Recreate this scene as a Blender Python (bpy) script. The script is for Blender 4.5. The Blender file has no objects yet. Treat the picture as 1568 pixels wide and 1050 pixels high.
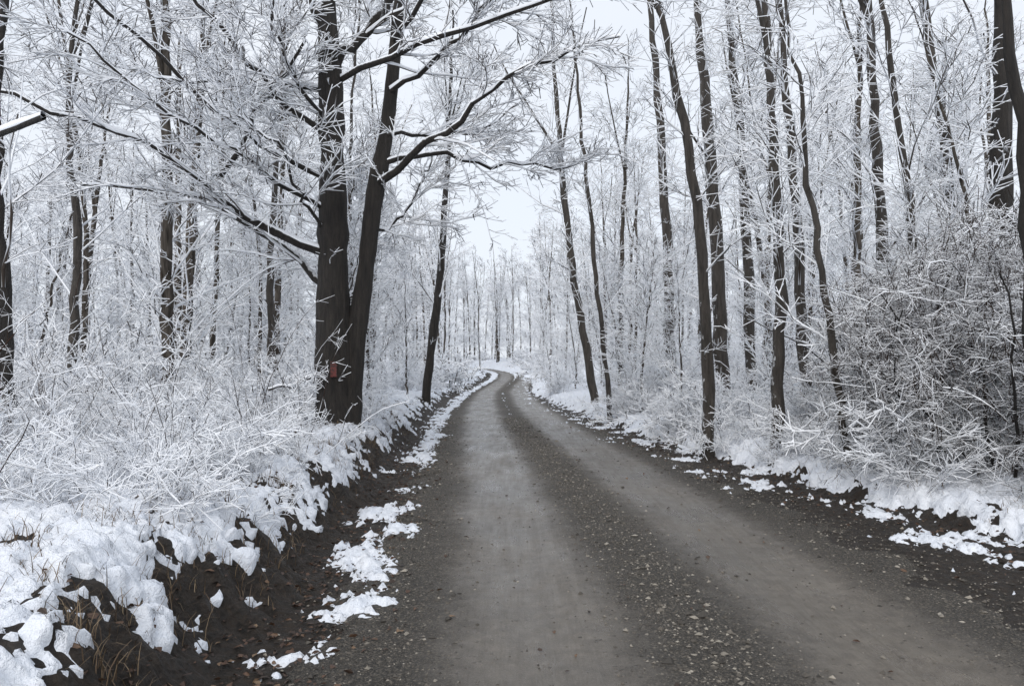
import bpy, math, numpy as np, bmesh
from mathutils import Vector
rng=np.random.default_rng(11)
sc=bpy.context.scene
# ------------------------------------------------------------- noise
def _h(a,b,s):
    h=(a.astype(np.int64)*374761393+b.astype(np.int64)*668265263+s*1274126177)&0xFFFFFFFF
    h=((h^(h>>13))*1274126177)&0xFFFFFFFF
    h=((h^(h>>16))*2246822519)&0xFFFFFFFF
    return ((h^(h>>15))/4294967296.0)*2*np.pi
def perlin(x,y,s=0):
    x=np.asarray(x,float);y=np.asarray(y,float)
    xi=np.floor(x);yi=np.floor(y);fx=x-xi;fy=y-yi
    u=fx*fx*fx*(fx*(fx*6-15)+10);v=fy*fy*fy*(fy*(fy*6-15)+10)
    def g(i,j):
        a=_h(xi+i,yi+j,s);return np.cos(a)*(fx-i)+np.sin(a)*(fy-j)
    return ((g(0,0)*(1-u)+g(1,0)*u)*(1-v)+(g(0,1)*(1-u)+g(1,1)*u)*v)*1.5
def fbm(x,y,o=3,s=0):
    r=0;a=1;f=1
    for i in range(o):
        r=r+a*perlin(x*f,y*f,s+i*17);a*=.5;f*=2.03
    return r
def sst(a,b,x):
    t=np.clip((x-a)/(b-a),0,1);return t*t*(3-2*t)
# ------------------------------------------------------------- terrain functions
_ys=np.linspace(-60,500,2241)
_cx=np.interp(_ys,[-60,0,4,8,14,21,32,48,60,70,80,90,104,125,170,230,500],[2,1.1,1.0,.8,.45,0,-.45,-.75,-.4,.2,.2,-2.2,-9,-22,-52,-80,-170])
_k=np.ones(25)/25;_cx=np.convolve(np.pad(_cx,12,mode='edge'),_k,mode='valid')
def cx(y): return np.interp(y,_ys,_cx)
def tfoot(y): return np.interp(y,[0,7,10,12,15,19,30,40,60,90],[4.2,3.85,3.45,3.3,3.0,2.8,2.5,2.0,1.9,1.9])
def lfoot(y): return -2.42+.16*perlin(y*.8,y*0+9.1,6)+.06*perlin(y*2.7,y*0+2.1,7)
def H(x,y):
    x=np.asarray(x,float);y=np.asarray(y,float)
    c=cx(y);t=x-c;tf=tfoot(y)+.12*perlin(y*.7,y*0+3.3,5)
    lf=lfoot(y)
    z=.03*(1-np.clip(np.abs(t)/2.4,0,1)**2)-.026*np.exp(-((t+.78)/.35)**2)-.026*np.exp(-((t-1.12)/.38)**2)+.012*np.exp(-((t-.17)/.22)**2)
    hl=np.interp(y,[0,5,16,30,50],[.54,.60,.60,.40,.3])
    L=sst(0,-.82,t-lf)*hl+np.clip(-(t-lf)-.7,0,80)*.014
    q=t-tf
    R=sst(0,.5,q)*.24+np.clip(q-.4,0,9)*.09+np.clip(q-9,0,60)*.02
    off=np.maximum(sst(0,-.8,t-lf),sst(0,.8,q))
    z=z+L+R+off*(.10*fbm(x*.35,y*.35,3,2)+.08*fbm(x*1.7,y*1.7,3,3))
    face=np.exp(-((t-lf+.35)/.3)**2)+np.exp(-((q-.25)/.25)**2)
    z=z+face*.07*fbm(x*5,y*5,3,4)+(.006+.014*np.clip(off+sst(-1.7,-2.3,t)+sst(2,2.8,t),0,1))*fbm(x*9,y*9,2,8)
    z=z+sst(50,105,y)*1.5
    return z
def snowh(x,y):
    c=cx(y);t=x-c;tf=tfoot(y);lf=lfoot(y)
    tl=t-lf;q=t-tf
    B=np.interp(tl,[-2.2,-1.3,-.8,-.5,-.34,-.20,-.06,.1,.4,.65,1.0],[.055,.032,.020,.008,-.012,-.05,-.046,-.012,-.002,-.05,-.16])
    far=sst(60,85,y)
    BR=np.interp(q,[-1.9,-1.2,-.6,-.2,.0,.2,.7],[-.14,-.050,-.028,-.030,-.014,.030,.06])
    b=np.where(t<.5,B,BR)
    b=b-.05*np.exp(-((tl-.2)/.4)**2)*(1-sst(4.2,5.5,y))-.035*np.exp(-((tl-.25)/.3)**2)*sst(8.5,9.5,y)*(1-sst(11,13,y))
    ridge=np.exp(-((t-.15)/.22)**2)*sst(13,24,y)*.125
    b=b+ridge+far*np.where(np.abs(t)<2.2,.13,0)*(1-.6*np.exp(-((np.abs(t)-.85)/.3)**2))
    offl=sst(.3,-.3,tl)+sst(-.3,.3,q)
    wx=x+.06*perlin(x*7,y*7,61)+.02*perlin(x*20,y*20,63);wy=y+.06*perlin(x*7,y*7,62)+.02*perlin(x*20,y*20,64)
    puff=np.sqrt(perlin(wx*4.2,wy*3.8,31)**2+.008)*.045+np.sqrt(perlin(wx*8.5,wy*7.5,32)**2+.005)*.075+np.sqrt(perlin(wx*17,wy*15,33)**2+.005)*.035-.048
    n=.05*fbm(x*1.6,y*1.3,2,21)+(.030+.014*(1-offl))*fbm(wx*8,wy*7,3,22)+.020*fbm(x*21,y*19,2,23)+offl*puff
    h=b+n
    h=np.where(h>0,.09*(np.clip(h,0,9)/.09)**.62,h)
    return h
# ------------------------------------------------------------- mesh helpers
def mesh_np(name,V,F,mi=None,smooth=True,attrs=None):
    me=bpy.data.meshes.new(name)
    V=np.ascontiguousarray(V,dtype=np.float32);F=np.ascontiguousarray(F,dtype=np.int32)
    k=F.shape[1]
    me.vertices.add(len(V));me.vertices.foreach_set('co',V.ravel())
    me.loops.add(F.size);me.loops.foreach_set('vertex_index',F.ravel())
    me.polygons.add(len(F));me.polygons.foreach_set('loop_start',np.arange(0,F.size,k,dtype=np.int32))
    if mi is not None: me.polygons.foreach_set('material_index',np.ascontiguousarray(mi,dtype=np.int32))
    me.polygons.foreach_set('use_smooth',np.full(len(F),smooth))
    if attrs:
        for n,a in attrs.items():
            at=me.attributes.new(n,'FLOAT','POINT');at.data.foreach_set('value',np.ascontiguousarray(a,dtype=np.float32))
    me.update(calc_edges=True);return me
def add(name,me,mats=(),loc=(0,0,0),rotz=0,scale=1,parent=None):
    o=bpy.data.objects.new(name,me)
    if me is not None and len(me.materials)==0:
        for m in mats: me.materials.append(m)
    o.location=loc;o.rotation_euler=(0,0,rotz)
    o.scale=(scale,)*3 if not isinstance(scale,tuple) else scale
    sc.collection.objects.link(o)
    if parent: o.parent=parent
    return o
def grid(xs,ys,zf):
    X,Y=np.meshgrid(xs,ys);Z=zf(X,Y);V=np.stack([X,Y,Z],-1).reshape(-1,3)
    nx=len(xs);ny=len(ys);i=np.arange(ny-1)[:,None]*nx+np.arange(nx-1)[None]
    F=np.stack([i,i+1,i+nx+1,i+nx],-1).reshape(-1,4);return V,F
# ------------------------------------------------------------- materials
def newmat(n):
    m=bpy.data.materials.new(n);m.use_nodes=True;nt=m.node_tree
    return m,nt,nt.nodes['Principled BSDF']
def diffmat(n):
    m=bpy.data.materials.new(n);m.use_nodes=True;nt=m.node_tree;nt.nodes.remove(nt.nodes['Principled BSDF'])
    d=nt.nodes.new('ShaderNodeBsdfDiffuse');nt.links.new(d.outputs[0],nt.nodes['Material Output'].inputs[0]);return m,nt,d
def N(nt,t,**k):
    n=nt.nodes.new(t)
    for a,b in k.items(): setattr(n,a,b)
    return n
def noise(nt,vec,scale,detail=4,rough=.55):
    n=N(nt,'ShaderNodeTexNoise');n.inputs['Scale'].default_value=scale;n.inputs['Detail'].default_value=detail;n.inputs['Roughness'].default_value=rough
    if vec is not None: nt.links.new(vec,n.inputs['Vector'])
    return n.outputs['Fac']
def ramp(nt,fac,stops):
    r=N(nt,'ShaderNodeValToRGB');e=r.color_ramp.elements
    while len(e)<len(stops): e.new(.5)
    for i,(p,c) in enumerate(stops):
        e[i].position=p;e[i].color=(*c,1) if len(c)==3 else c
    nt.links.new(fac,r.inputs['Fac']);return r.outputs['Color']
def mixc(nt,f,a,b,bl='MIX'):
    m=N(nt,'ShaderNodeMix',data_type='RGBA',blend_type=bl)
    for s,v in ((0,f),(6,a),(7,b)):
        if hasattr(v,'is_linked'): nt.links.new(v,m.inputs[s])
        else: m.inputs[s].default_value=v if s==0 else (*v,1)
    return m.outputs[2]
def math_(nt,op,a,b=None,clamp=False):
    m=N(nt,'ShaderNodeMath',operation=op,use_clamp=clamp)
    for s,v in ((0,a),(1,b)):
        if v is None: continue
        if hasattr(v,'is_linked'): nt.links.new(v,m.inputs[s])
        else: m.inputs[s].default_value=v
    return m.outputs[0]
def bump(nt,h,st,dist,b):
    n=N(nt,'ShaderNodeBump');n.inputs['Strength'].default_value=st;n.inputs['Distance'].default_value=dist
    nt.links.new(h,n.inputs['Height']);nt.links.new(n.outputs[0],b.inputs['Normal'])
def coords(nt,sx=1,sy=1,sz=1,kind='Object'):
    c=N(nt,'ShaderNodeTexCoord');m=N(nt,'ShaderNodeMapping');m.inputs['Scale'].default_value=(sx,sy,sz)
    nt.links.new(c.outputs[kind],m.inputs['Vector']);return m.outputs[0]
SNOW=(.89,.915,.955)
m_snow,nt,b=diffmat('snow');p=coords(nt)
nt.links.new(ramp(nt,noise(nt,p,3,2),[(.3,(.74,.78,.85)),(.7,(.82,.85,.90))]),b.inputs['Color'])
bump(nt,noise(nt,p,30,3,.75),.8,.03,b)
m_cap,nt,b=diffmat('branch_snow');b.inputs[0].default_value=(*SNOW,1)
m_soil,nt,b=newmat('soil');p=coords(nt)
c=ramp(nt,noise(nt,p,14,7,.7),[(.3,(.010,.008,.0065)),(.5,(.030,.023,.017)),(.62,(.052,.039,.028)),(.75,(.11,.09,.065))])
v=N(nt,'ShaderNodeTexVoronoi');v.inputs['Scale'].default_value=32;nt.links.new(p,v.inputs['Vector'])
leaf=ramp(nt,v.outputs['Color'],[(.3,(.015,.012,.009)),(.55,(.055,.035,.022)),(.8,(.03,.02,.015))])
nt.links.new(mixc(nt,.35,c,leaf),b.inputs['Base Color'])
b.inputs['Roughness'].default_value=.65
bump(nt,math_(nt,'ADD',noise(nt,p,25,7,.75),math_(nt,'MULTIPLY',v.outputs['Distance'],.5)),1,.06,b)
# road
m_road,nt,b=newmat('wet_dirt_road');p=coords(nt)
at=N(nt,'ShaderNodeAttribute',attribute_name='lat').outputs['Fac']
w1=math_(nt,'MULTIPLY_ADD',noise(nt,p,.8,3),.25);nt.nodes[-1].inputs[2].default_value=-.125
w2=math_(nt,'MULTIPLY_ADD',noise(nt,p,6,4,.65),.34);nt.nodes[-1].inputs[2].default_value=-.17
tt=math_(nt,'ADD',math_(nt,'ADD',at,w1),w2)
def gauss(cn,wd):
    d=math_(nt,'DIVIDE',math_(nt,'SUBTRACT',tt,cn),wd)
    d2=math_(nt,'MULTIPLY',d,d)
    return math_(nt,'POWER',2.718,math_(nt,'MULTIPLY',math_(nt,'MULTIPLY',d2,d2),-1.0))
trk=math_(nt,'ADD',gauss(-.80,.60),gauss(1.15,.60),True)
ps=coords(nt,7,.3,1)
trk2=math_(nt,'MULTIPLY',math_(nt,'MULTIPLY',trk,1.15,True),math_(nt,'ADD',math_(nt,'MULTIPLY',noise(nt,ps,1.5,5,.65),.9),.48),True)
fine=noise(nt,p,70,5,.85);mid=noise(nt,p,7,6,.75)
g=ramp(nt,fine,[(.36,(.008,.007,.006)),(.46,(.028,.024,.019)),(.55,(.085,.073,.057)),(.65,(.36,.32,.26))])
tr=ramp(nt,math_(nt,'ADD',math_(nt,'MULTIPLY',mid,.55),math_(nt,'MULTIPLY',fine,.45)),[(.36,(.085,.074,.061)),(.5,(.135,.119,.098)),(.64,(.20,.178,.148))])
col=mixc(nt,trk2,g,tr)
vp=N(nt,'ShaderNodeTexVoronoi');vp.inputs['Scale'].default_value=34;nt.links.new(p,vp.inputs['Vector'])
sp=ramp(nt,vp.outputs['Distance'],[(.0,(1,1,1)),(.28,(1,1,1)),(.42,(0,0,0))])
vs=N(nt,'ShaderNodeSeparateColor');nt.links.new(vp.outputs['Color'],vs.inputs[0])
sel=math_(nt,'GREATER_THAN',vs.outputs[0],math_(nt,'ADD',.35,math_(nt,'MULTIPLY',trk,.62)))
spk=math_(nt,'MULTIPLY',sp,sel)
col=mixc(nt,math_(nt,'MULTIPLY',spk,.8),col,mixc(nt,vs.outputs[1],(.03,.025,.02),(.27,.235,.185)))
big=ramp(nt,noise(nt,p,.55,4),[(.3,(.72,.72,.72)),(.7,(1.12,1.10,1.08))])
nt.links.new(mixc(nt,1.0,col,big,'MULTIPLY'),b.inputs['Base Color'])
rr=math_(nt,'SUBTRACT',.74,math_(nt,'MULTIPLY',trk2,math_(nt,'MULTIPLY',noise(nt,coords(nt,1.6,.5,1),1.3,5,.65),.85)),True)
nt.links.new(rr,b.inputs['Roughness']);b.inputs['Specular IOR Level'].default_value=.6
hh=math_(nt,'ADD',math_(nt,'MULTIPLY',fine,math_(nt,'SUBTRACT',1.15,trk)),math_(nt,'ADD',math_(nt,'MULTIPLY',spk,1.0),math_(nt,'MULTIPLY',noise(nt,coords(nt,14,.6,1),2,3),.3)))
bump(nt,hh,.9,.024,b)
def barkmat(name,dark,light,side=.0,cheap=False,th=.9):
    m,nt,b=diffmat(name) if cheap else newmat(name);p=coords(nt,9,9,1.3)
    c=ramp(nt,noise(nt,p,1.6,2 if cheap else 7,.7),[(.3,dark),(.52,tuple(.5*(a+q) for a,q in zip(dark,light))),(.72,light)])
    g=N(nt,'ShaderNodeNewGeometry');s=N(nt,'ShaderNodeSeparateXYZ');nt.links.new(g.outputs['Normal'],s.inputs[0])
    up=math_(nt,'ADD',math_(nt,'MULTIPLY',s.outputs[2],2.2),math_(nt,'MULTIPLY',s.outputs[0],-side))
    f=math_(nt,'ADD',up,math_(nt,'MULTIPLY',math_(nt,'SUBTRACT',noise(nt,coords(nt,1,1,.6),9,2 if cheap else 5,.75),.5),3.0))
    f=math_(nt,'MULTIPLY',math_(nt,'SUBTRACT',f,th),3,True)
    nt.links.new(mixc(nt,f,c,SNOW),b.inputs[0])
    if not cheap:
        b.inputs['Roughness'].default_value=.75;bump(nt,noise(nt,p,2.6,7,.78),1,.08,b)
    return m
m_bark=barkmat('bark_grey',(.022,.019,.016),(.12,.103,.088),.8,th=.92)
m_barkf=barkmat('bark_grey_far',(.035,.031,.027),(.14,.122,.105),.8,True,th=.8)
m_barkd=barkmat('bark_wet_dark',(.006,.005,.0045),(.050,.041,.034),.15,th=1.0)
def twigmat(name,dark,th,amp):
    m,nt,b=diffmat(name)
    a=N(nt,'ShaderNodeAttribute',attribute_name='rnd').outputs['Fac']
    g=N(nt,'ShaderNodeNewGeometry');s=N(nt,'ShaderNodeSeparateXYZ');nt.links.new(g.outputs['Normal'],s.inputs[0])
    f=math_(nt,'ADD',s.outputs[2],math_(nt,'MULTIPLY',math_(nt,'SUBTRACT',a,.5),amp))
    f=math_(nt,'MULTIPLY',math_(nt,'SUBTRACT',f,th),4,True)
    nt.links.new(mixc(nt,f,dark,SNOW),b.inputs[0])
    return m
m_twig=twigmat('snowy_twig',(.08,.065,.055),-.74,.85)
m_bram=twigmat('snowy_bramble',(.05,.032,.025),-.15,1.3)
m_vine=twigmat('snowy_vine',(.055,.04,.032),.08,1.3)
def attrmat(name,stops,rough=.7,attr='tone'):
    m,nt,b=newmat(name);a=N(nt,'ShaderNodeAttribute',attribute_name=attr).outputs['Fac']
    nt.links.new(ramp(nt,a,stops),b.inputs['Base Color']);b.inputs['Roughness'].default_value=rough;return m
m_leaf=attrmat('dead_leaf',[(0,(.02,.014,.010)),(.5,(.06,.032,.02)),(.85,(.10,.055,.032)),(1,(.18,.12,.07))],.55)
m_grass=attrmat('dead_grass_blade',[(0,(.05,.035,.022)),(.6,(.13,.085,.05)),(1,(.24,.18,.11))],.7)
m_stone=attrmat('gravel_stone',[(0,(.03,.026,.021)),(.6,(.11,.096,.078)),(1,(.34,.31,.26))],.6)
# ------------------------------------------------------------- ground, road, snow
def spaced(lo,hi,f):
    o=[lo]
    while o[-1]<hi: o.append(o[-1]+f(o[-1]))
    return np.array(o)
ysn=spaced(2.2,120,lambda y:max(.020,.0052*y if y<30 else .012*y))
ysf=spaced(ysn[-1],420,lambda y:.05*y*.6)[1:]
ysb=-spaced(0.,60,lambda v:.25+.1*v)[::-1]+2.1
ys=np.concatenate([ysb,ysn,ysf])
xp=spaced(0,260,lambda v:.022 if v<4.8 else .022+(v-4.8)*.03)
xs=np.concatenate([-xp[:0:-1],xp])
def Hg(x,y):
    t=x-cx(y);return H(x,y)-.05*(sst(-2.2,-1.9,t)*(1-sst(1.5,1.9,t)))
V,F=grid(xs,ys,Hg);add('ground',mesh_np('ground',V,F),[m_soil])
X,Y=np.meshgrid(xs,ys);hs=snowh(X,Y);Z=H(X,Y);e=.12
nx_=-(H(X+e,Y)-H(X-e,Y))/(2*e);ny_=-(H(X,Y+e)-H(X,Y-e))/(2*e);nl=np.sqrt(nx_**2+ny_**2+1)
V=np.stack([X+nx_/nl*hs,Y+ny_/nl*hs,Z+hs/nl],-1).reshape(-1,3)
_,F=grid(xs,ys,lambda a,b:a*0)
keep=(hs.reshape(-1)[F].max(1)>-.02)
V[:,0]+=.015*perlin(X*9,Y*9,40).ravel();V[:,1]+=.015*perlin(X*9,Y*9,41).ravel()
add('snow_cover',mesh_np('snow_cover',V,F[keep]),[m_snow])
tl=np.linspace(-2.35,2.9,120)
yr=spaced(-20,150,lambda y:max(.06,.012*abs(y)))
T,Y=np.meshgrid(tl,yr);wid=np.interp(Y,[0,12,30,45],[1,.97,.86,.75])
Tt=T*wid;X=Tt+cx(Y)
Z=H(X,Y)+.004-.06*sst(-1.95,-2.3,T+.35*fbm(X*1.5,Y*1.5,3,51))-.06*sst(2.35,2.8,T+.4*fbm(X*1.3,Y*1.3,3,52))
V=np.stack([X,Y,Z],-1).reshape(-1,3);_,F=grid(tl,yr,lambda a,b:a*0)
add('dirt_road',mesh_np('dirt_road',V,F,attrs={'lat':Tt.ravel()}),[m_road])
# ------------------------------------------------------------- gravel, leaves, grass
def gravel():
    n=42000;y=3.0+rng.random(n)**1.5*21
    comp=rng.random(n);t=np.where(comp<.48,rng.normal(.17,.22,n),np.where(comp<.70,rng.normal(-1.8,.26,n),np.where(comp<.95,rng.normal(2.35,.40,n),rng.uniform(-2,2.6,n))))
    x=t+cx(y);s=rng.lognormal(-5.05,.45,n)*(1+.015*y)
    z=H(x,y)+s*.3
    O=np.array([[1,0,0],[-1,0,0],[0,1,0],[0,-1,0],[0,0,1],[0,0,-1]],float)
    V=O[None]*rng.uniform(.6,1.3,(n,6,1))+rng.normal(0,.15,(n,6,3));a=rng.random(n)*6.28
    V[...,2]*=.6;ca,sa=np.cos(a)[:,None],np.sin(a)[:,None]
    V=np.stack([V[...,0]*ca-V[...,1]*sa,V[...,0]*sa+V[...,1]*ca,V[...,2]],-1)*s[:,None,None]+np.stack([x,y,z],-1)[:,None]
    f=np.array([[0,2,4],[2,1,4],[1,3,4],[3,0,4],[2,0,5],[1,2,5],[3,1,5],[0,3,5]])
    F=(np.arange(n)[:,None,None]*6+f[None]).reshape(-1,3)
    return mesh_np('gravel',V.reshape(-1,3),F,smooth=False,attrs={'tone':np.repeat(rng.random(n)**1.4,6)})
add('gravel',gravel(),[m_stone])
def leaves():
    n=4200;y=3.0+rng.random(n)**1.4*18;comp=rng.random(n)
    t=np.where(comp<.55,-2.35+rng.normal(0,.3,n),np.where(comp<.82,tfoot(y)-.35+rng.normal(0,.35,n),np.where(comp<.86,rng.uniform(-2.2,2.8,n),-3.0-rng.random(n)*1.6)))
    x=t+cx(y);s=rng.uniform(.012,.03,n)
    P=np.array([[-1,-.05,0],[-.3,.5,.25],[.5,.45,.15],[1.1,0,-.1],[.4,-.5,.2],[-.3,-.45,.3]])
    V=P[None]+rng.normal(0,.12,(n,6,3));a=rng.random(n)*6.28;tl_=rng.normal(0,.5,n)
    ca,sa=np.cos(a)[:,None],np.sin(a)[:,None];ct,st=np.cos(tl_)[:,None],np.sin(tl_)[:,None]
    V=np.stack([V[...,0],V[...,1]*ct-V[...,2]*st,V[...,1]*st+V[...,2]*ct],-1)
    V=np.stack([V[...,0]*ca-V[...,1]*sa,V[...,0]*sa+V[...,1]*ca,V[...,2]],-1)*s[:,None,None]
    hh=snowh(x,y);z=H(x,y)+.012+np.where(rng.random(n)<.1,np.clip(hh,0,1),0)
    V=V+np.stack([x,y,z],-1)[:,None]
    F=(np.arange(n)[:,None]*6+np.arange(6)[None])
    return mesh_np('fallen_leaves',V.reshape(-1,3),F,smooth=False,attrs={'tone':np.repeat(rng.random(n),6)})
add('fallen_leaves',leaves(),[m_leaf])
def grass():
    nt_=460;yc=3.2+rng.random(nt_)**1.3*18;side=rng.random(nt_)<.68
    tc_=np.where(side,lfoot(yc)-.25-np.abs(rng.normal(0,.8,nt_)),tfoot(yc)+.1+np.abs(rng.normal(0,.5,nt_)))
    m=14;y=np.repeat(yc,m)+rng.normal(0,.08,nt_*m);x=np.repeat(tc_+cx(yc),m)+rng.normal(0,.08,nt_*m);n=len(x)
    z=H(x,y)-.01;L=rng.uniform(.08,.24,n);a=rng.random(n)*6.28;bend=rng.uniform(.9,2.3,n)
    k=np.linspace(0,1,4);w=.003*(1-k*.8)
    hx_=np.cos(a)[:,None];hy_=np.sin(a)[:,None]
    r=L[:,None]*(1-np.cos(k[None]*bend[:,None]))/bend[:,None];zz=L[:,None]*np.sin(k[None]*bend[:,None])/bend[:,None]
    C=np.stack([x[:,None]+hx_*r,y[:,None]+hy_*r,z[:,None]+zz],-1)
    S=np.stack([-hy_*w[None],hx_*w[None],0*w[None]+0*hx_],-1)
    V=np.stack([C-S,C+S],2).reshape(-1,3)
    b_=np.arange(n)[:,None]*8+np.arange(3)[None]*2
    F=np.stack([b_,b_+1,b_+3,b_+2],-1).reshape(-1,4)
    return mesh_np('dead_grass',V,F,smooth=False,attrs={'tone':np.repeat(rng.random(n),8)})
add('dead_grass',grass(),[m_grass])
# ------------------------------------------------------------- branch system
def unit(a): return a/np.maximum(np.linalg.norm(a,axis=-1,keepdims=True),1e-9)
def march(p,d,L,n,wig,up):
    M=len(p);P=np.zeros((M,n,3));P[:,0]=p;d=unit(d);L=np.asarray(L)
    for j in range(1,n):
        d=d+rng.normal(0,wig,(M,3));d[:,2]+=up;d=unit(d)
        P[:,j]=P[:,j-1]+d*(L/(n-1))[:,None]
    return P
def kids(P,R,k,s0,s1,ang,L0,L1,n,wig,up,flat,rk,rmin,zb=.12):
    M,Np=P.shape[:2];s=rng.uniform(s0,s1,(M,k));f=s*(Np-1);i=np.clip(f.astype(int),0,Np-2);w=f-i
    m=np.arange(M)[:,None];p=P[m,i]*(1-w)[...,None]+P[m,i+1]*w[...,None]
    t=unit(P[m,i+1]-P[m,i]);r=R[m,i]*(1-w)+R[m,i+1]*w
    q=unit(np.cross(t,rng.normal(size=t.shape)));a=rng.uniform(ang[0],ang[1],s.shape)[...,None]
    d=np.cos(a)*t+np.sin(a)*q;d[...,2]=d[...,2]*flat+zb
    L=rng.uniform(L0,L1,s.shape)*(1-.55*(s-s0)/(s1-s0+1e-6))
    C=march(p.reshape(-1,3),d.reshape(-1,3),L.ravel(),n,wig,up)
    r0=np.maximum(r.ravel()*rk,rmin)
    Rr=r0[:,None]*(1-.65*np.linspace(0,1,n))[None];Rr=np.maximum(Rr,rmin*.75)
    return C,Rr
class MB:
    def __init__(s): s.V=[];s.F=[];s.M=[];s.A=[];s.n=0
    def tube(s,P,R,S,mi):
        M,n=P.shape[:2];t=unit(np.gradient(P,axis=1))
        mt=unit(P[:,-1]-P[:,0]);ref=np.where(np.abs(mt[:,2:3])>.8,np.array([[0,1.,0]]),np.array([[0,0,1.]]))[:,None]
        u=unit(np.cross(t,ref));v=np.cross(u,t);a=np.pi/2+np.arange(S)*2*np.pi/S
        V=P[:,:,None]+R[:,:,None,None]*(np.cos(a)[None,None,:,None]*u[:,:,None]+np.sin(a)[None,None,:,None]*v[:,:,None])
        b=(np.arange(M)[:,None,None]*n+np.arange(n-1)[None,:,None])*S;k=np.arange(S)[None,None];k2=(k+1)%S
        F=np.stack([b+k,b+k2,b+S+k2,b+S+k],-1).reshape(-1,4)+s.n
        s.A.append(np.repeat(rng.random(M*n),S))
        s.V.append(V.reshape(-1,3));s.F.append(F);s.M.append(np.full(len(F),mi));s.n+=M*n*S
    def cap(s,P,R,S=4,mi=2,extra=.007,k=.8):
        t=unit(np.gradient(P,axis=1));fl=np.clip(1.15-np.abs(t[...,2])**2*1.3,0,1)
        Rs=(R*k+extra)*fl*rng.uniform(.55,1.25,R.shape)
        Pc=P.copy();Pc[...,2]+=R*.5+extra*.5;Pc[...,2]-=(1-fl)*R*.5
        s.tube(Pc,Rs,S,mi)
    def arr(s): return (np.concatenate(s.V).astype(np.float32),np.concatenate(s.F).astype(np.int32),np.concatenate(s.M).astype(np.int32),np.concatenate(s.A).astype(np.float32))
    def mesh(s,name):
        V,F,M,A=s.arr();return mesh_np(name,V,F,M,attrs={'rnd':A})
def resample(pts,rad,n):
    pts=np.array(pts,float);rad=np.array(rad,float)
    d=np.r_[0,np.cumsum(np.linalg.norm(np.diff(pts,axis=0),axis=1))];s=np.linspace(0,d[-1],n)
    P=np.stack([np.interp(s,d,pts[:,i]) for i in range(3)],-1)
    for _ in range(2): P[1:-1]=.25*P[:-2]+.5*P[1:-1]+.25*P[2:]
    return P,np.interp(s,d,rad)
def tree_mb(pts,rad,k1=24,L1=(1.6,3.6),s0=.2,k2=8,k3=4,low=.0,forks=2,tw=.010,n3=2,n2=4,n1=7,cap=True,stub=None):
    mb=MB();P,R=resample(pts,rad,30);P[1:,:2]+=rng.normal(0,.022,(29,2));R=R*(1+.05*rng.normal(size=R.shape));P=P[None];R=R[None]
    mb.tube(P,R,10,0)
    Fk=[(P,R)]
    if forks:
        C,Cr=kids(P,R,forks,.45,.75,(.25,.45),4,6.5,12,.05,.05,1,.6,.03,.35);mb.tube(C,Cr,6,0);Fk.append((C,Cr))
    C1=[];R1=[]
    a,ar=kids(P,R,k1,s0,.98,(.6,1.15),L1[0],L1[1],n1,.12,.035,.75,.28,.012,.28);C1.append(a);R1.append(ar)
    if forks:
        a,ar=kids(Fk[1][0],Fk[1][1],6,.2,.98,(.5,1.0),L1[0]*.6,L1[1]*.7,n1,.10,.03,.8,.45,.012,.2);C1.append(a);R1.append(ar)
    C1=np.concatenate(C1);R1=np.concatenate(R1)
    mb.tube(C1,R1*(1 if cap else 1.2),3,1)
    if cap: mb.cap(C1,R1,3,extra=.009,k=.9)
    C2,R2=kids(C1,R1,k2,.12,1.,(.5,1.0),.5,1.5,n2,.17,-.01,.6,.5,tw,.08)
    mb.tube(C2,R2,3,1)
    C3,R3=kids(C2,R2,k3,.15,1.,(.4,1.0),.16,.6,n3,.2,-.02,.7,.7,tw*.85,.05)
    mb.tube(C3,R3,3,1)
    if low:
        a,ar=kids(P,R,low,.03,.45,(1.0,1.5),.4,1.3,4,.14,.02,.6,.1,tw,.15);mb.tube(a,ar,3,1)
        C3,R3=kids(a,ar,5,.2,1.,(.4,1.),.12,.4,2,.18,0,.7,.7,tw*.85);mb.tube(C3,R3,3,1)
    if stub is not None:
        a,ar=resample(stub[0],stub[1],14);mb.tube(a[None],ar[None],8,0);mb.cap(a[None],ar[None],6,extra=.012)
    return mb
def shrub_mb(ns=22,L=(1.2,2.6),spread=.5,k2=10,k3=4,tw=.007,arch=-.10,sub=(.25,.9),r0=.011,cap=.006,tilt=.38):
    mb=MB();p=np.zeros((ns,3));p[:,:2]=rng.normal(0,spread*.4,(ns,2));p[:,2]=-.15
    d=np.zeros((ns,3));d[:,2]=1;d[:,:2]=rng.normal(0,tilt,(ns,2))
    C=march(p,d,rng.uniform(L[0],L[1],ns),9,.09,arch);R=np.linspace(r0,r0*.5,9)[None]*rng.uniform(.6,1.3,(ns,1))
    mb.tube(C,R,3,1)
    if cap: mb.cap(C,R,3,extra=cap)
    C2,R2=kids(C,R,k2,.15,1.,(.5,1.1),sub[0],sub[1],4,.18,-.06,.7,.7,tw,.1);mb.tube(C2,R2,3,1)
    C3,R3=kids(C2,R2,k3,.15,1.,(.4,1.1),.1,.35,2,.2,-.04,.8,.8,tw*.9);mb.tube(C3,R3,3,1)
    return mb
MT=[m_bark,m_twig,m_cap];MD=[m_barkd,m_twig,m_cap];MF=[m_barkf,m_twig,m_cap]
def gz(x,y): return float(H(np.array([x]),np.array([y]))[0])
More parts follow.
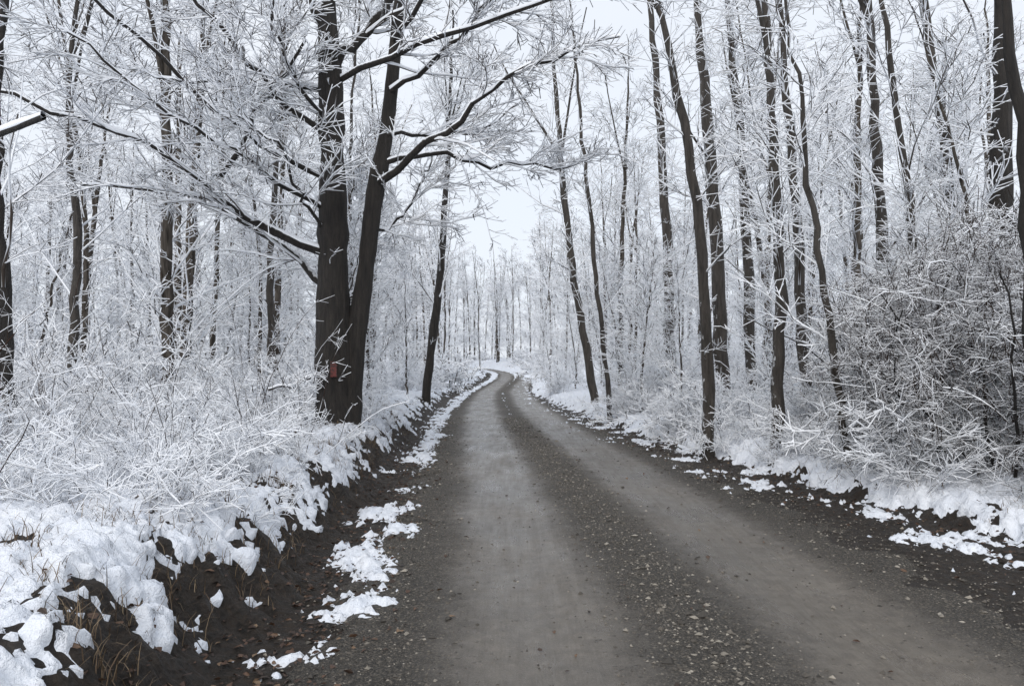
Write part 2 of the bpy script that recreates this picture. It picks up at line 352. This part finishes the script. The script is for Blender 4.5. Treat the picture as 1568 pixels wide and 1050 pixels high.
# --- hero double-stem oak
def hero():
    S=.01105;mb=MB()
    def L(pts,rads,n,dep=0,curve=0):
        m=len(pts);P=[(u*S,dep*i/(m-1)+curve*(i/(m-1))**2,v*S) for i,(u,v) in enumerate(pts)]
        r=np.interp(np.linspace(0,1,m),np.linspace(0,1,len(rads)),rads)*S
        a,b=resample(P,r,n);return a,b
    A=L([(0,-30),(0,5),(-2,60),(-6,190),(-7,340),(-9,440),(-12,540),(-17,620),(-30,760),(-45,900),(-60,1050)],[44,35,30,25,22,20,18,16,13,9,4],44)
    B=L([(16,-30),(18,20),(24,80),(30,150),(42,230),(52,330),(62,400),(72,440),(82,540),(90,640),(100,760),(125,900)],[22,20,17,15,14,13.5,13.5,12,10,9,7,3],44,.15)
    for P,R in (A,B):
        mb.tube(P[None],(R*(1+.07*rng.normal(size=R.shape)))[None],20,0)
    limbs=[([(-5,560),(20,600),(50,640),(85,700),(110,800)],[9,5],.8),([(-15,600),(-35,650),(-60,740),(-100,850)],[9,4],-.6),
    ([(-10,265),(-50,285),(-95,295),(-140,305),(-165,335),(-185,385),(-230,410),(-320,432),(-420,470),(-500,485)],[7,2],-1.6),
    ([(-185,385),(-150,410),(-132,440),(-125,480),(-105,505),(-60,540),(-40,580)],[4.5,2],-.5),
    ([(-10,212),(-60,250),(-100,290),(-160,330),(-250,370),(-350,390),(-450,400)],[6,2],1.2),
    ([(-12,330),(-70,360),(-120,390),(-180,430),(-300,520)],[4,1.5],-2.5),([(-12,440),(-60,480),(-110,530),(-170,600),(-230,680)],[5,2],-1.2),
    ([(-12,520),(-80,540),(-160,545),(-280,560),(-400,600)],[4.5,1.5],1),([(-12,380),(-80,400),(-160,470),(-260,560),(-360,640)],[4.5,1.5],-3),
    ([(-8,470),(-50,500),(-70,560),(-80,640)],[3.5,1.5],-1),
    ([(62,375),(105,412),(150,438),(190,450),(215,475),(245,500),(330,530),(420,550)],[6.5,1.5],-1.4),
    ([(66,405),(120,428),(180,430),(210,422),(245,430),(310,425),(390,440)],[4.5,1.5],1.5),
    ([(0,535),(80,560),(180,575),(280,595),(380,612),(480,625),(560,640)],[5,1.5],-2.5),
    ([(82,520),(150,550),(230,620),(300,700)],[4.5,2],-1),([(75,450),(130,470),(200,490),(280,560)],[3.5,1.5],2),
    ([(85,600),(140,640),(220,680),(330,720)],[4,2],-2),([(-20,640),(-90,680),(-200,700),(-330,760)],[5,2],-2),
    ([(50,300),(90,330),(120,390),(130,460)],[3,1.5],1.5),([(-10,300),(-40,330),(-60,400),(-110,440)],[3,1.5],-1.5),
    ([(-14,85),(-60,66),(-95,58)],[3,1.8],-.4)]
    Ps=[];Rs=[]
    for pts,r,dep in limbs:
        a,b_=L(pts,r,14,dep);a[1:]+=rng.normal(0,.035,(13,3));Ps.append(a);Rs.append(b_)
    P=np.stack(Ps);R=np.stack(Rs);mb.tube(P,R,8,0);mb.cap(P,R,6,extra=.013,k=.85)
    P=P[:-1];R=R[:-1]
    C1,R1=kids(P,R,14,.10,1.,(.5,1.0),.8,2.2,8,.12,.01,.6,.42,.010,.1);mb.tube(C1,R1,4,1);mb.cap(C1,R1,3,extra=.012)
    C2,R2=kids(C1,R1,7,.12,1.,(.4,1.),.3,1.0,4,.15,-.01,.6,.6,.0098,.05);mb.tube(C2,R2,3,1)
    C3,R3=kids(C2,R2,5,.12,1.,(.4,1.),.12,.42,2,.18,-.01,.7,.8,.0088);mb.tube(C3,R3,3,1)
    a,ar=kids(A[0][None],A[1][None],34,.08,.6,(1.,1.5),.3,1.0,5,.14,.03,.6,.05,.008,.2);mb.tube(a,ar,3,1)
    a2,ar2=kids(a,ar,6,.2,1.,(.4,1.),.1,.3,2,.18,0,.7,.7,.008);mb.tube(a2,ar2,3,1)
    return mb.mesh('oak_tree')
hx,hy=-2.97,13.0
oak=add('oak_tree',hero(),MD,(hx,hy,gz(hx,hy)))
bm=bmesh.new();nx=8;nz=10;vv=[]
for j in range(nz+1):
    row=[]
    for i in range(nx+1):
        a=(i/nx-.5)*.34;w=.338
        e=.006*math.sin(i*2.1+j*1.3)
        row.append(bm.verts.new((math.sin(a)*w+.03,-math.cos(a)*w+.0,.86+j/nz*.25+e*(j in(0,nz)))))
    vv.append(row)
for j in range(nz):
    for i in range(nx): bm.faces.new((vv[j][i],vv[j][i+1],vv[j+1][i+1],vv[j+1][i]))
me=bpy.data.meshes.new('trail_marker');bm.to_mesh(me);bm.free()
mr,nt,b=newmat('faded_red_paint');p=coords(nt)
nt.links.new(ramp(nt,noise(nt,p,22,5,.7),[(.44,(.02,.014,.012)),(.52,(.10,.020,.017)),(.75,(.15,.033,.027))]),b.inputs['Base Color']);b.inputs['Roughness'].default_value=.7
o=add('trail_marker',me,[mr],parent=oak);sm=o.modifiers.new('s','SOLIDIFY');sm.thickness=.012
# --- roadside trees individually placed
def mk(base,way,r,top,dark=False,**k):
    x,y=base;z=gz(x,y)
    pts=[(0,0,-.3),(0,0,.02)]+[(a-x,c,bz-z) for a,c,bz in way]+[(top[0]-x,top[1],top[2]-z)]
    rad=list(r*np.interp(np.linspace(0,1,len(pts)),[0,.12,.6,1],[1.4,1.08,.8,.22]))
    me=tree_mb(pts,rad,**k).mesh('bare_tree');return add('bare_tree',me,MD if dark else MT,(x,y,z))
mk((3.62,14),[(3.5,0,3.5),(3.2,0,6),(2.72,.1,8.3)],.105,(2.0,.4,14),k1=22,low=12,L1=(1.0,2.4))
mk((5.5,20),[(5.35,0,5),(5.15,0,8),(4.95,.2,11.2)],.18,(4.5,.5,19),k1=22,low=5)
mk((4.3,12.5),[(4.38,0,3),(4.3,0,5),(4.2,0,7.6)],.10,(4.0,.3,13),k1=20,low=12,L1=(1.0,2.4))
mk((4.58,10.5),[(4.25,0,2.8),(4.1,0,4.15),(3.85,-.2,5.6)],.05,(3.3,-.6,8.5),k1=16,forks=0,low=8,L1=(.7,1.5))
mk((5.2,25),[(5.1,0,5),(4.9,0,9),(4.6,.2,13.5)],.17,(4.3,.5,20),k1=22,low=6)
mk((2.95,27),[(2.25,0,4.2),(1.78,0,8.3),(1.5,.2,12.2)],.14,(1.4,.5,17),k1=24,low=8)
mk((2.85,22),[(2.28,0,5.6),(1.95,0,9.3)],.075,(1.6,.5,14),k1=20,forks=0,low=10,L1=(1,2.2))
mk((7.5,24),[(7.4,0,5),(7.2,0,9),(6.9,.2,13)],.16,(6.7,.5,20),k1=22,low=6)
mk((8.75,18),[(8.7,0,5),(8.45,0,10.2)],.15,(8.3,.5,17),k1=22,low=5)
mk((9.4,16),[(9.25,0,5),(8.9,0,7.9),(8.7,0,9.3)],.12,(8.4,.5,15),k1=20,low=5)
mk((5.22,7.6),[(5.16,0,2.6),(5.08,0,4),(4.98,0,5.2)],.085,(4.7,.3,10),dark=True,k1=10,s0=.55,low=0,L1=(1,2))
mk((8.95,14),[(8.95,0,4),(9.0,0,6),(9.05,0,8)],.22,(9.2,.5,17),dark=True,k1=16,s0=.35)
mk((6.3,16.5),[(6.2,0,4),(6.0,0,7),(5.85,0,9)],.11,(5.6,.5,15),k1=22,low=8)
mk((7.3,13.5),[(7.1,0,4),(6.8,0,6.5)],.09,(6.3,.5,13),k1=18,low=8)
mk((-3.15,28),[(-2.6,0,5.2),(-2.4,0,8.5)],.16,(-2.2,.5,15),k1=26,low=10,forks=4,dark=True)
mk((-7.2,11),[(-7.35,0,3.1),(-7.5,0,5)],.12,(-7.2,.3,12),k1=24,low=8,dark=True)
mk((-6.3,7.0),[(-6.5,0,3.0),(-6.2,0,5)],.13,(-5.6,.3,11),k1=28,s0=.28,L1=(1.8,3.4),dark=True,
   stub=([(-.15,0,2.45),(.9,-.6,2.62),(2.1,-1.3,2.62),(3.22,-2.0,2.66)],[.05,.035,.028,.022]))
mk((-5.6,18),[(-5.7,0,4),(-5.5,0,7)],.09,(-5.4,.3,13),k1=24,low=10)
mk((-4.6,21),[(-4.4,0,4),(-4.5,0,7)],.08,(-4.2,.3,14),k1=24,low=14,L1=(1.2,2.6))
mk((-8.6,15),[(-8.5,0,4),(-8.8,0,7)],.09,(-8.4,.3,13),k1=24,low=14)
# --- forest mass, undergrowth (merged meshes)
TV=[];FV=[]
for i in range(11):
    far=i>=6
    h=rng.uniform(13,18);lx,ly=rng.normal(0,.8,2);r=rng.uniform(.06,.15)
    pts=[(0,0,-.4),(0,0,0),(lx*.15+rng.normal(0,.15),ly*.2,h*.3),(lx*.5+rng.normal(0,.2),ly*.5,h*.6),(lx,ly,h)]
    mb=tree_mb(pts,[r*1.35,r*1.05,r*.85,r*.6,r*.15],k1=28,s0=.10,low=10 if not far else 8,k2=8 if not far else 6,k3=4 if not far else 3,tw=.014 if not far else .03,L1=(1.6,3.6) if not far else (1.8,4),n1=7 if not far else 5,n2=4 if not far else 3,cap=not far)
    (FV if far else TV).append(mb.arr())
SAP=[]
for i in range(5):
    h=rng.uniform(5,8);lx,ly=rng.normal(0,.5,2)
    pts=[(0,0,-.3),(lx*.1,0,h*.25),(lx*.4,ly*.4,h*.6),(lx,ly,h)]
    SAP.append(tree_mb(pts,[.045,.04,.028,.01],k1=24,s0=.12,L1=(.9,2.2),forks=0,k2=9,k3=4,tw=.012,n1=6).arr())
SH=[shrub_mb(ns=int(rng.integers(17,24)),L=(1.0,2.6),spread=.7,k2=10,k3=4,tw=.014).arr() for i in range(6)]
SN=[shrub_mb(ns=18,L=(.6,1.6),spread=.7,k2=10,k3=4,tw=.008,r0=.008,sub=(.15,.55),arch=-.12).arr() for i in range(5)]
SF=[shrub_mb(ns=16,L=(1.0,2.4),spread=.8,k2=8,k3=3,tw=.028,r0=.02,cap=0).arr() for i in range(4)]
WD=[shrub_mb(ns=12,L=(.25,.7),spread=.6,k2=5,k3=3,tw=.0055,sub=(.08,.25),arch=-.14,r0=.005,cap=.006).arr() for i in range(5)]
WA=[shrub_mb(ns=6,L=(1.1,2.5),spread=.4,k2=5,k3=2,tw=.0038,sub=(.12,.45),arch=-.10,r0=.0055,cap=.003,tilt=.28).arr() for i in range(5)]
def scatter(name,groups,mats):
    VV=[];FF=[];MM=[];AA=[];nv=0;cnt=0
    for (meshes,n,xr,yr_,tmin,tmaxr,smin,smax,mind,pw,avoid) in groups:
        pts=[];tries=0
        while len(pts)<n and tries<n*40:
            tries+=1
            y=yr_[0]+(yr_[1]-yr_[0])*rng.random()**pw
            lim=y*.72+4
            x=rng.uniform(max(xr[0],-lim),min(xr[1],lim));t=x-float(cx(y))
            if t<0 and -t<tmin: continue
            if t>0 and t<tmaxr+float(tfoot(y)): continue
            if any((x-a)**2+(y-b_)**2<mind*mind for a,b_ in pts): continue
            if avoid and avoid(x,y): continue
            pts.append((x,y))
        for x,y in pts:
            s=rng.uniform(smin,smax);a=rng.random()*6.28;V,F,M,A=meshes[rng.integers(len(meshes))]
            R=np.array([[math.cos(a),-math.sin(a),0],[math.sin(a),math.cos(a),0],[0,0,1]],np.float32)*s
            VV.append(V@R.T+np.array([x,y,gz(x,y)-.02],np.float32));FF.append(F+nv);MM.append(M);AA.append(A);nv+=len(V);cnt+=1
    me=mesh_np(name,np.concatenate(VV),np.concatenate(FF),np.concatenate(MM),attrs={'rnd':np.concatenate(AA)})
    print(name,cnt,len(me.polygons));return add(name,me,mats)
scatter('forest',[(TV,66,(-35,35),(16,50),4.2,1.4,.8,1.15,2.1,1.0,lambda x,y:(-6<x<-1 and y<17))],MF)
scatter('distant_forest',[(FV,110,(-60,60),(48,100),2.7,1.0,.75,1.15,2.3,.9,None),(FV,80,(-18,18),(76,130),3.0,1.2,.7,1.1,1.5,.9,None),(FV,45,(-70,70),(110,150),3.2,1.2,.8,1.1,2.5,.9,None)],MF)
scatter('saplings',[(SAP,80,(-30,30),(10,55),3.8,.8,.6,1.2,1.3,1.1,lambda x,y:(-6<x<-1 and y<15) or (x>3 and x<6 and y<14))],MF)
scatter('snowy_undergrowth',[(SH,235,(-26,26),(8.5,50),3.5,.45,.5,1.1,.8,1.2,lambda x,y:(-6.0<x<-1 and y<13.0) or (x<0 and y<9.5 ) or(x>2.5 and x<6 and y<10.5)),
 (SN,46,(2.5,9),(9.0,24),3,.35,.6,1.1,.35,1.1,lambda x,y:x-float(cx(y))-float(tfoot(y))>2.6),
 (SN,34,(-8,-2),(5.5,16),3.4,.35,.5,.95,.5,1.0,lambda x,y:(-4.2<x<-1.5 and 10<y<13.2)),
 (SF,150,(-35,35),(45,115),2.6,.4,.9,1.6,1.1,1.0,None)],MF)
scatter('snowy_weeds',[(WD,230,(-10,10),(4.2,19),2.95,.2,.4,1.0,.22,1.2,None)],MF)
scatter('arching_brambles',[(WA,46,(-8,-2.4),(4.0,10),3.2,1,.6,1.1,.35,1.,None)],[m_barkd,m_bram,m_cap])
# --- vine-choked thicket on the right bank
def thicket():
    mb=MB();n=1000
    a=rng.random(n)*6.28;ph=rng.random(n)
    c=np.stack([np.cos(a)*1.6*np.sqrt(ph),np.sin(a)*2.2*np.sqrt(ph),rng.random(n)**.8*3.1*(1-.5*ph)],-1)
    d=rng.normal(size=(n,3));d[:,2]=np.abs(d[:,2])*.7+.1
    C=march(c,d,rng.uniform(.5,1.2,n),7,.26,-.16);R=np.full((n,7),.0055)*rng.uniform(.6,1.5,(n,1))*np.linspace(1.1,.6,7)
    mb.tube(C,R,3,1)
    C2,R2=kids(C,R,8,.1,1.,(.5,1.2),.15,.5,4,.22,-.08,.9,.8,.0048,.0);mb.tube(C2,R2,3,1)
    C3,R3=kids(C2,R2,3,.1,1.,(.5,1.2),.08,.28,2,.2,-.05,.9,.8,.0048);mb.tube(C3,R3,3,1)
    m2=rng.random(len(C))<.4;mb.cap(C[m2],R[m2],3,extra=.005)
    k=26;p=np.stack([rng.uniform(-1,1,k),rng.uniform(-1.8,1.8,k),np.full(k,-.1)],-1);d=np.tile([0,0,1.],(k,1))+rng.normal(0,.2,(k,3))
    C=march(p,d,rng.uniform(2.,3.4,k),12,.13,-.02);mb.tube(C,np.linspace(.022,.008,12)[None]*np.ones((k,1)),5,0)
    return mb.mesh('vine_thicket')
MV=[m_barkd,m_vine,m_cap]
th=thicket()
add('vine_thicket',th,MV,(6.1,9.6,gz(6.1,9.6)-.1),.2,1.0)
add('vine_thicket',th,MV,(7.3,12.8,gz(7.3,12.8)-.1),2.6,1.1)
# ------------------------------------------------------------- camera, light
cam=bpy.data.cameras.new('camera');co=bpy.data.objects.new('camera',cam);sc.collection.objects.link(co)
co.location=(0,0,1.65);co.rotation_euler=(math.radians(91.7),0,0);cam.lens=27;cam.sensor_width=36;cam.clip_end=2000;sc.camera=co
w=bpy.data.worlds.new('World');sc.world=w;w.use_nodes=True;nt=w.node_tree
bg=nt.nodes['Background'];out=nt.nodes['World Output']
sky=N(nt,'ShaderNodeTexSky',sky_type='NISHITA');sky.sun_disc=False;sky.sun_elevation=math.radians(38);sky.sun_rotation=math.radians(200);sky.dust_density=4
nt.links.new(sky.outputs[0],bg.inputs[0]);bg.inputs[1].default_value=.15
b2=N(nt,'ShaderNodeBackground')
tc=N(nt,'ShaderNodeTexCoord')
nt.links.new(ramp(nt,noise(nt,tc.outputs['Generated'],2.2,3),[(.3,(.84,.89,.97)),(.7,(.92,.95,1.0))]),b2.inputs[0]);b2.inputs[1].default_value=1.12
mx=N(nt,'ShaderNodeMixShader');mx.inputs[0].default_value=.85
nt.links.new(bg.outputs[0],mx.inputs[1]);nt.links.new(b2.outputs[0],mx.inputs[2]);nt.links.new(mx.outputs[0],out.inputs[0])
sl=bpy.data.lights.new('sun','SUN');sl.energy=1.4;sl.angle=math.radians(40);sl.color=(1,.97,.93);so=bpy.data.objects.new('sun',sl);sc.collection.objects.link(so)
so.rotation_euler=(math.radians(52),0,math.radians(-20))
sc.view_settings.view_transform='Standard';sc.view_settings.look='None';sc.view_settings.exposure=0
